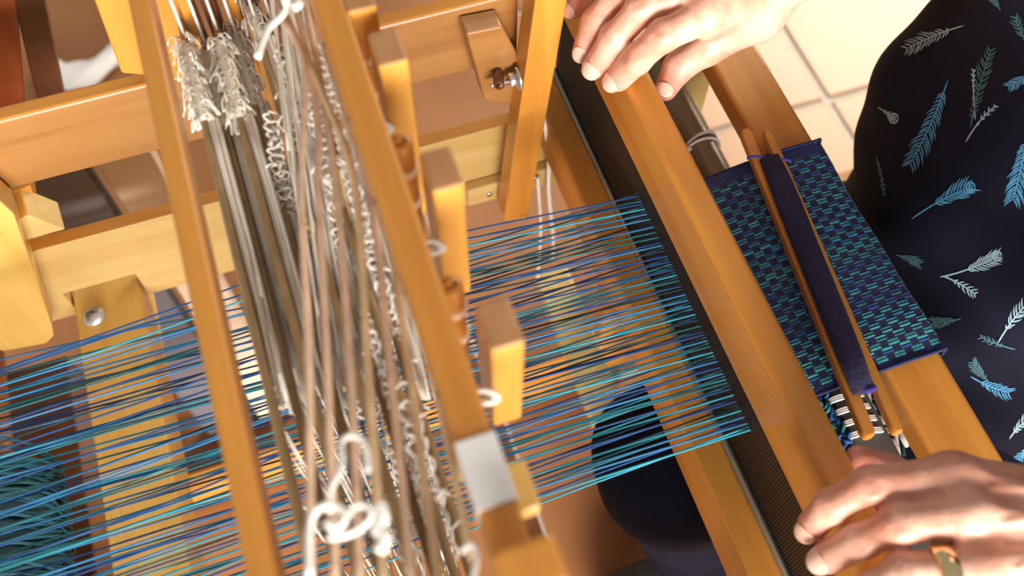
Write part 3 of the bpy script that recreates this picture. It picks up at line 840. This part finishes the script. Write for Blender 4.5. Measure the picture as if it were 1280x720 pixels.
for side in ('L', 'R'):
    RF = RFS[side]; H = HANDS[side]; wr = wrist[side]; el = elbow[side]
    allp = [p for f_ in H['fingers'] for p in f_] + H['thumb'] + [wr]
    lo = np.min([tuple(p) for p in allp], 0) - .022; hi = np.max([tuple(p) for p in allp], 0) + .024
    fe = wr.lerp(el, .42)
    lo = np.minimum(lo, np.array(fe) - .045); hi = np.maximum(hi, np.array(fe) + .045)
    G = Field(lo, hi, .00125)
    # metacarpals + wrist + forearm
    acr = (H['fingers'][0][0] - H['fingers'][3][0]).normalized()
    fw = (el - wr).normalized()
    for i, f_ in enumerate(H['fingers']):
        wj = wr + acr * (.013 - .0085 * i) - fw * .002
        G.cone(wj + Vector((0, 0, -.003)), f_[0] + Vector((0, 0, -.003)), .0150, RF[i][0] + .0012, .010)
    G.cone(wr + acr * .009, wr + acr * .009 + fw * .14, .0205, .030, .012)
    G.cone(wr - acr * .009, wr - acr * .009 + fw * .14, .0200, .030, .012)
    # palm pad between knuckles and wrist, thumb mound
    T = H['thumb']
    G.cone(wr + acr * .010 + Vector((0, 0, -.006)), T[0], .017, .0155, .012)
    G.cone(T[0], T[1], .0155, .0118, .010)
    mid = (H['fingers'][0][0] + T[1]) / 2
    G.cone((wr + T[0]) / 2, (H['fingers'][0][0] * .55 + T[1] * .45), .013, .0085, .010)
    # thumb
    G.cone(T[1], T[2], .0112, .0100, .005); G.cone(T[2], T[3], .0103, .0078, .004)
    # fingers: a field of their own so neighbours stay apart
    for i, f_ in enumerate(H['fingers']):
        S = Field(lo, hi, .00125); S.D[...] = .03
        a, b_, c, e = f_; R_ = RF[i]
        S.cone(a, b_, R_[0], R_[1] * .95, .002); S.cone(b_, c, R_[1] * .97, R_[2] * .97, .002); S.cone(c, e, R_[2], R_[3], .002)
        S.ell(b_ + Vector((0, 0, .0012)), (R_[1] * 1.06,) * 3, .003)
        S.ell(c + Vector((0, 0, .0002)), (R_[2] * 1.02,) * 3, .003)
        # skin creases over the two joints
        for jt, ax_, rr_, nn in ((b_, (c - a), R_[1], 4), (c, (e - b_), R_[2], 3)):
            ax_ = ax_.normalized(); up = (Vector((0, 0, 1)) - ax_ * ax_.z).normalized(); sd = ax_.cross(up)
            for q in range(nn):
                o_ = jt + ax_ * ((q - (nn - 1) / 2) * .0026) + up * (rr_ * 1.10)
                S.cone(o_ + sd * rr_ * .55 - up * rr_ * .18, o_ + ax_ * random.uniform(-.0006, .0006), .0009, .0011, .0010, 'sub')
                S.cone(o_ - sd * rr_ * .55 - up * rr_ * .18, o_ + ax_ * random.uniform(-.0006, .0006), .0009, .0011, .0010, 'sub')
        k = .0075
        h = np.clip(.5 + .5 * (G.D - S.D) / k, 0, 1)
        # blend strongly only near the palm, keep a hard crease elsewhere
        X, Y, Z = np.meshgrid(*[(lo[j] + .00125 * np.arange(G.n[j])).astype('f') for j in range(3)], indexing='ij', sparse=True)
        nd = (b_ - a).normalized()
        along = ((X - a.x) * nd.x + (Y - a.y) * nd.y + (Z - a.z) * nd.z) / (b_ - a).length
        kk = np.where(along < .30, .0075, .0009).astype('f')
        h = np.clip(.5 + .5 * (G.D - S.D) / kk, 0, 1)
        G.D = (G.D * (1 - h) + S.D * h - kk * h * (1 - h)).astype('f')
        # knuckle and tendon on the back of the hand
        G.ell(a + Vector((0, 0, RF[i][0] * .55)), (.0078, .0078, .0062), .006)
        G.cone(a + Vector((0, 0, RF[i][0] * .80)), wr.lerp(a, .30) + acr * (.003 * (1.5 - i)) + Vector((0, 0, .0125)), .0022, .0016, .005)
        nail_specs.append((c, e, R_[3], i))
    tn = (T[2], T[3], .0080, 9)
    if side == 'R': nail_specs.append(tn)
    # veins on the back of the hand
    for q in range(4):
        a = H['fingers'][q][0].lerp(wr, .12) - acr * .006; b_ = wr.lerp(H['fingers'][q][0], .05) + acr * random.uniform(-.01, .01)
        m1 = a.lerp(b_, .5) + acr * random.uniform(-.004, .004)
        for u, v in ((a, m1), (m1, b_)):
            G.cone(u + Vector((0, 0, .0122)), v + Vector((0, 0, .0136)), .0012, .0012, .0035)
    v, q = G.mesh(1)
    bl = np.ones(len(v), 'f') * 0
    for f_ in H['fingers']:
        for jt, sg, am in ((f_[1], .008, .55), (f_[2], .006, .3), (f_[3], .011, .75), (f_[0], .010, .35)):
            bl += am * np.exp(-((v - np.array(jt)) ** 2).sum(1) / sg ** 2)
    bl += .7 * np.exp(-((v - np.array(T[3])) ** 2).sum(1) / .014 ** 2) + .4 * np.exp(-((v - np.array(T[2])) ** 2).sum(1) / .012 ** 2)
    blush.append(np.clip(bl, 0, 1)); hand_v.append(v); hand_q.append(q + voff); voff += len(v)

# upper arms, neck and head, torso under the clothes
G = Field((.30, -.16, .40), (.70, .60, CAMZ + .26), .006, .05)
nk = W(.51, .235, .235)
for s_ in 'RL':
    G.cone(wrist[s_].lerp(elbow[s_], .35), elbow[s_], .029, .038, .02)
    G.cone(elbow[s_], shoulder[s_], .039, .050, .03)
G.ell(W(.535, .235, .40), (.085, .16, .17), .04); G.ell(W(.53, .235, .66), (.09, .155, .17), .05)
G.cone(nk, W(.50, .235, .14), .055, .050, .03)
hc = W(.485, .235, .035)
G.ell(hc, (.088, .073, .105), .02)
G.ell(hc + Vector((-.030, 0, -.055)), (.052, .05, .05), .02)
G.cone(hc + Vector((-.078, 0, .005)), hc + Vector((-.100, 0, -.028)), .008, .011, .012)
for s_ in (-1, 1):
    G.ell(hc + Vector((.0, s_ * .073, -.005)), (.017, .009, .028), .006)
    G.ell(hc + Vector((-.082, s_ * .030, .012)), (.014, .016, .011), .008, 'sub')
    G.ell(hc + Vector((-.075, s_ * .030, .012)), (.011, .012, .011), .002)
G.ell(hc + Vector((-.080, 0, -.058)), (.010, .025, .006), .006)
G.ell(hc + Vector((-.090, 0, -.058)), (.010, .022, .0022), .003, 'sub')
v, q = G.mesh(1); hand_v.append(v); hand_q.append(q + voff); blush.append(np.zeros(len(v)))
v = np.concatenate(hand_v); q = np.concatenate(hand_q); bl = np.concatenate(blush)
body = mk('body', v, q, SKIN, person)
ca = body.data.color_attributes.new('blush', 'FLOAT_COLOR', 'POINT')
cc = np.ones((len(v), 4), 'f'); cc[:, 1] = 1 - .30 * bl; cc[:, 2] = 1 - .26 * bl; cc[:, 0] = 1 - .03 * bl
ca.data.foreach_set('color', cc.ravel())

# fingernails: curved plates lying on the last joint
for c, e, r_, i in nail_specs:
    ax_ = (e - c).normalized()
    up = (Vector((0, 0, CAMZ)) - e).normalized() * .55 + Vector((0, 0, .45))
    up = (up - ax_ * up.dot(ax_)).normalized(); sd = ax_.cross(up)
    vs, fs = [], []; nu, nv = 9, 9; L = .0115 if i < 3 else .0095; Wd = r_ * .86
    for a in range(nu):
        t = a / (nu - 1)
        for b_ in range(nv):
            s_ = -1 + 2 * b_ / (nv - 1)
            wd = Wd * (1 - .35 * (abs(2 * t - 1) ** 4))
            an = s_ * wd / r_ * 1.0
            along = (t - .45) * L + (-.0010 * s_ * s_ if t > .5 else .0012 * s_ * s_)
            rr_ = r_ + .00035 - .0010 * max(0, t - .55) * 2
            ex_ = e + ax_ * along
            vs.append(ex_ + (up * math.cos(an) + sd * math.sin(an)) * rr_ + ax_ * (.0018))
    for a in range(nu - 1):
        for b_ in range(nv - 1): fs.append((a * nv + b_, (a + 1) * nv + b_, (a + 1) * nv + b_ + 1, a * nv + b_ + 1))
    o = link('fingernail', vs, fs, NAIL, person, smooth=True)
    so = o.modifiers.new('t', 'SOLIDIFY'); so.thickness = .0006; so.offset = 0

# ring on the left ring finger
a, b_ = HANDS['L']['fingers'][2][0], HANDS['L']['fingers'][2][1]
ax_ = (b_ - a).normalized(); up = (Vector((0, 0, 1)) - ax_ * ax_.z).normalized(); sd = ax_.cross(up)
vs, fs = [], []; N = 40; prof = [(-.0050, .0006), (-.0044, .0017), (0, .0022), (.0044, .0017), (.0050, .0006), (.0, -.0006)]
cen = a.lerp(b_, .46)
for k in range(N):
    an = 2 * math.pi * k / N
    for al, rd in prof: vs.append(cen + ax_ * (al + .0008 * math.sin(an * 2)) + (up * math.cos(an) + sd * math.sin(an)) * (.0104 + rd))
for k in range(N):
    for j in range(6): fs.append((k * 6 + j, ((k + 1) % N) * 6 + j, ((k + 1) % N) * 6 + (j + 1) % 6, k * 6 + (j + 1) % 6))
rg = link('ring', vs, fs, GOLD, person, smooth=True); rg['label'] = 'wide gold ring'

# hair and eyes
G = Field((.36, .12, CAMZ - .16), (.64, .35, CAMZ + .14), .005, .05)
G.ell(hc + Vector((.022, 0, .022)), (.088, .084, .100), .01)
G.ell(hc + Vector((.05, 0, -.045)), (.055, .07, .07), .03)
G.ell(hc + Vector((-.085, 0, -.035)), (.070, .062, .075), .02, 'sub')
v, q = G.mesh(1)
mk('hair', v, q, plain('grey_brown_hair', (.32, .26, .21), .6, noise=.4, nscale=120, bump=.6), person)
for s_ in (-1, 1):
    G = Field(hc + Vector((-.10, s_ * .03 - .02, -.01)), hc + Vector((-.05, s_ * .03 + .02, .035)), .002)
    G.ell(hc + Vector((-.0765, s_ * .030, .012)), (.0108,) * 3); v, q = G.mesh(0); mk('eye', v, q, plain('eye', (.8, .78, .75), .2), person)

# blouse
G = Field((.28, -.18, .44), (.74, .62, CAMZ - .18), .0045, .05)
G.ell(W(.535, .235, .385), (.128, .180, .150), .03)
G.ell(W(.505, .30, .42), (.075, .070, .080), .04); G.ell(W(.505, .17, .42), (.075, .070, .080), .04)
G.ell(W(.530, .238, .60), (.149, .185, .180), .05)
G.ell(W(.555, .225, .72), (.150, .185, .125), .05)
for s_ in 'RL':
    G.cone(shoulder[s_], elbow[s_], .066, .056, .04)
    G.cone(elbow[s_], wrist[s_].lerp(elbow[s_], .33), .056, .043, .02)
G.cone(W(.52, .235, .27), W(.50, .235, .18), .075, .060, .03)
G.cone(W(.50, .235, .20), W(.47, .235, .10), .052, .060, .004, 'sub')
for s_ in 'RL':
    w0 = wrist[s_]; d_ = (w0 - elbow[s_]).normalized(); st_ = w0.lerp(elbow[s_], .36)
    G.cone(st_, st_ + d_ * .08, .034, .042, .003, 'sub')
X, Y, Z = np.meshgrid(*[(G.lo[j] + G.vox * np.arange(G.n[j])) for j in range(3)], indexing='ij', sparse=True)
G.D += (.0030 * np.sin(Y * 62 + Z * 34 + 2 * np.sin(X * 21 + Z * 9)) + .0018 * np.sin(Z * 85 + Y * 33 + X * 27)).astype('f')
v, q = G.mesh(1)
shirt = mk('blouse', v, q, SHIRT, person)
shirt['label'] = 'navy blouse with a print of pale blue feathers'
bv = BVHTree.FromPolygons([Vector(p) for p in v], [tuple(int(j) for j in f) for f in q])

# printed feathers: thin flat strokes lying on the cloth
F1 = plain('print_bright_blue', (.09, .34, .62), .7); F2 = plain('print_pale_blue', (.32, .50, .62), .7); F3 = plain('print_slate_teal', (.06, .16, .20), .7)
org = Vector((0, 0, CAMZ))
def hit(px, py):
    dv = Vector(ray(px, py)).normalized()
    l_, n_, i_, d_ = bv.ray_cast(org, dv)
    if l_ is None: return None
    if n_.dot(dv) > 0: n_ = -n_
    return l_ + n_ * .0006
def stroke(M, pts, w0, w1):
    """pts in photo pixels, sent onto the cloth; widths in pixels"""
    n_ = len(pts); L_, R_ = [], []
    for i in range(n_):
        x, y = pts[i]; a = pts[max(i - 1, 0)]; c = pts[min(i + 1, n_ - 1)]
        dx, dy = c[0] - a[0], c[1] - a[1]; l_ = math.hypot(dx, dy) or 1
        t = i / (n_ - 1); w_ = (w0 + (w1 - w0) * t) * (1 if 0 < i < n_ - 1 else .35) / 2
        L_.append(hit(x - dy / l_ * w_, y + dx / l_ * w_)); R_.append(hit(x + dy / l_ * w_, y - dx / l_ * w_))
    for i in range(n_ - 1):
        q_ = (L_[i], L_[i + 1], R_[i + 1], R_[i])
        if all(p is not None for p in q_) and max((q_[0] - q_[1]).length, (q_[0] - q_[3]).length) < .03: M.quad(*q_)
def bez(a, b_, c, n_=6):
    return [((1 - t) ** 2 * a[0] + 2 * t * (1 - t) * b_[0] + t * t * c[0], (1 - t) ** 2 * a[1] + 2 * t * (1 - t) * b_[1] + t * t * c[1]) for t in np.linspace(0, 1, n_)]
def feather(tip, base, bend, wid, mat, n_=14, stem=.25, eye=False, dens=1.0):
    M = Many(); dx, dy = base[0] - tip[0], base[1] - tip[1]; L_ = math.hypot(dx, dy); nx, ny = -dy / L_, dx / L_
    mid = ((tip[0] + base[0]) / 2 + nx * bend, (tip[1] + base[1]) / 2 + ny * bend)
    sp = bez(tip, mid, base, 12); stroke(M, sp, 1.6, 1.8)
    for k in range(n_):
        for sd_ in (-1, 1):
            t = (k + .3 + .4 * random.random()) / n_ * (1 - stem)
            if random.random() > dens: continue
            i = t * 11; a = sp[int(i)]; b_ = sp[min(int(i) + 1, 11)]; u = i - int(i)
            p0 = (a[0] + (b_[0] - a[0]) * u, a[1] + (b_[1] - a[1]) * u)
            ln = wid * (.45 + .65 * math.sin(math.pi * min(1, t / (1 - stem) * .9 + .12))) * random.uniform(.7, 1.15)
            ex_ = (p0[0] + sd_ * nx * ln * .75 - dx / L_ * ln * .95, p0[1] + sd_ * ny * ln * .75 - dy / L_ * ln * .95)
            md = ((p0[0] + ex_[0]) / 2 + sd_ * nx * ln * .16, (p0[1] + ex_[1]) / 2 + sd_ * ny * ln * .16)
            stroke(M, bez(p0, md, ex_, 4), 2.5, .9)
    if eye:
        for rr_ in (5.5, 2.2):
            stroke(M, [(tip[0] + rr_ * math.cos(a), tip[1] + rr_ * 1.1 * math.sin(a)) for a in np.linspace(0, 6.3, 12)], 2.2, 2.2)
    if M.v:
        M.link('feather_print', mat, shirt)
feather((1134, 62), (1206, 32), -5, 13, F2, 12, .22)
feather((1138, 206), (1186, 100), 6, 16, F1, 20, .12)
feather((1240, 62), (1214, 160), 4, 12, F3, 16, .1); feather((1246, 132), (1208, 178), 6, 5, F2, 5, .4)
feather((1218, 86), (1220, 150), 2, 4, F2, 4, .6)
feather((1214, 234), (1140, 274), 6, 15, F1, 12, .4, True)
feather((1262, 108), (1290, 92), 2, 9, F1, 8, .1)
feather((1266, 250), (1284, 168), 4, 17, F1, 18, .1)
feather((1247, 320), (1176, 346), -6, 13, F2, 10, .45, True)
feather((1220, 368), (1178, 344), 4, 8, F2, 6, .3)
feather((1118, 148), (1098, 134), 2, 6, F2, 4, .3, True)
feather((1166, 402), (1202, 398), 3, 9, F3, 8, .2)
feather((1284, 380), (1248, 428), 4, 11, F2, 8, .3)
feather((1216, 452), (1238, 478), 2, 9, F3, 8, .2); feather((1262, 490), (1214, 470), -4, 12, F1, 9, .25)
feather((1262, 586), (1284, 556), 4, 9, F1, 8, .1); feather((1290, 520), (1262, 548), 4, 9, F2, 7, .2)
feather((1242, -6), (1252, 12), 2, 8, F3, 6, .2); feather((1106, 245), (1096, 196), 3, 4, F3, 7, .1)
feather((1270, 20), (1290, 60), 4, 9, F3, 7, .2); feather((1226, 420), (1270, 436), 3, 6, F3, 6, .3)
feather((1150, 330), (1120, 318), 3, 8, F3, 7, .2)

# trousers, shoes, bench
G = Field((.08, -.02, -.01), (.74, .50, .72), .005, .05)
hipz = .70
kL = W(.213, .188, .765); kR = W(.32, .37, .82); aL = W(.315, .165, 1.235); aR = W(.40, .36, 1.235)
G.cone(W(.53, .15, .76), kL, .088, .064, .04); G.cone(W(.56, .30, .78), kR, .080, .060, .04)
G.cone(kL, aL, .063, .045, .03); G.cone(kR, aR, .063, .045, .03)
G.ell(W(.58, .225, .76), (.12, .165, .10), .04)
X, Y, Z = np.meshgrid(*[(G.lo[j] + G.vox * np.arange(G.n[j])) for j in range(3)], indexing='ij', sparse=True)
G.D += (.002 * np.sin(Z * 75 + Y * 30 + X * 40)).astype('f')
v, q = G.mesh(1); mk('trousers', v, q, TROU, person)
for a in (aL, aR):
    G = Field(a + Vector((-.17, -.06, -.085)), a + Vector((.08, .06, .04)), .004, .05)
    zf = a.z; G.cone(Vector((a.x, a.y, .045)), Vector((a.x - .10, a.y, .036)), .040, .036, .02); G.ell(Vector((a.x + .01, a.y, .055)), (.045, .038, .05), .02)
    X, Y, Z = np.meshgrid(*[(G.lo[j] + G.vox * np.arange(G.n[j])) for j in range(3)], indexing='ij', sparse=True)
    G.D = np.maximum(G.D, (.0005 - Z).astype('f') + np.zeros_like(G.D))
    v, q = G.mesh(0); mk('shoe', v, q, plain('dark_shoe', (.03, .03, .035), .5), person)
bn = empty('bench', W(.60, .235, 1.31), 'plain wooden bench the weaver sits on', 'bench')
box('seat', .53, .76, .02, .46, .872, .895, WY, bn, .004)
for x in (.55, .71):
    for y in (.04, .41): box('leg', x, x + .03, y, y + .03, .895, 1.3095, WZ, bn, .003)
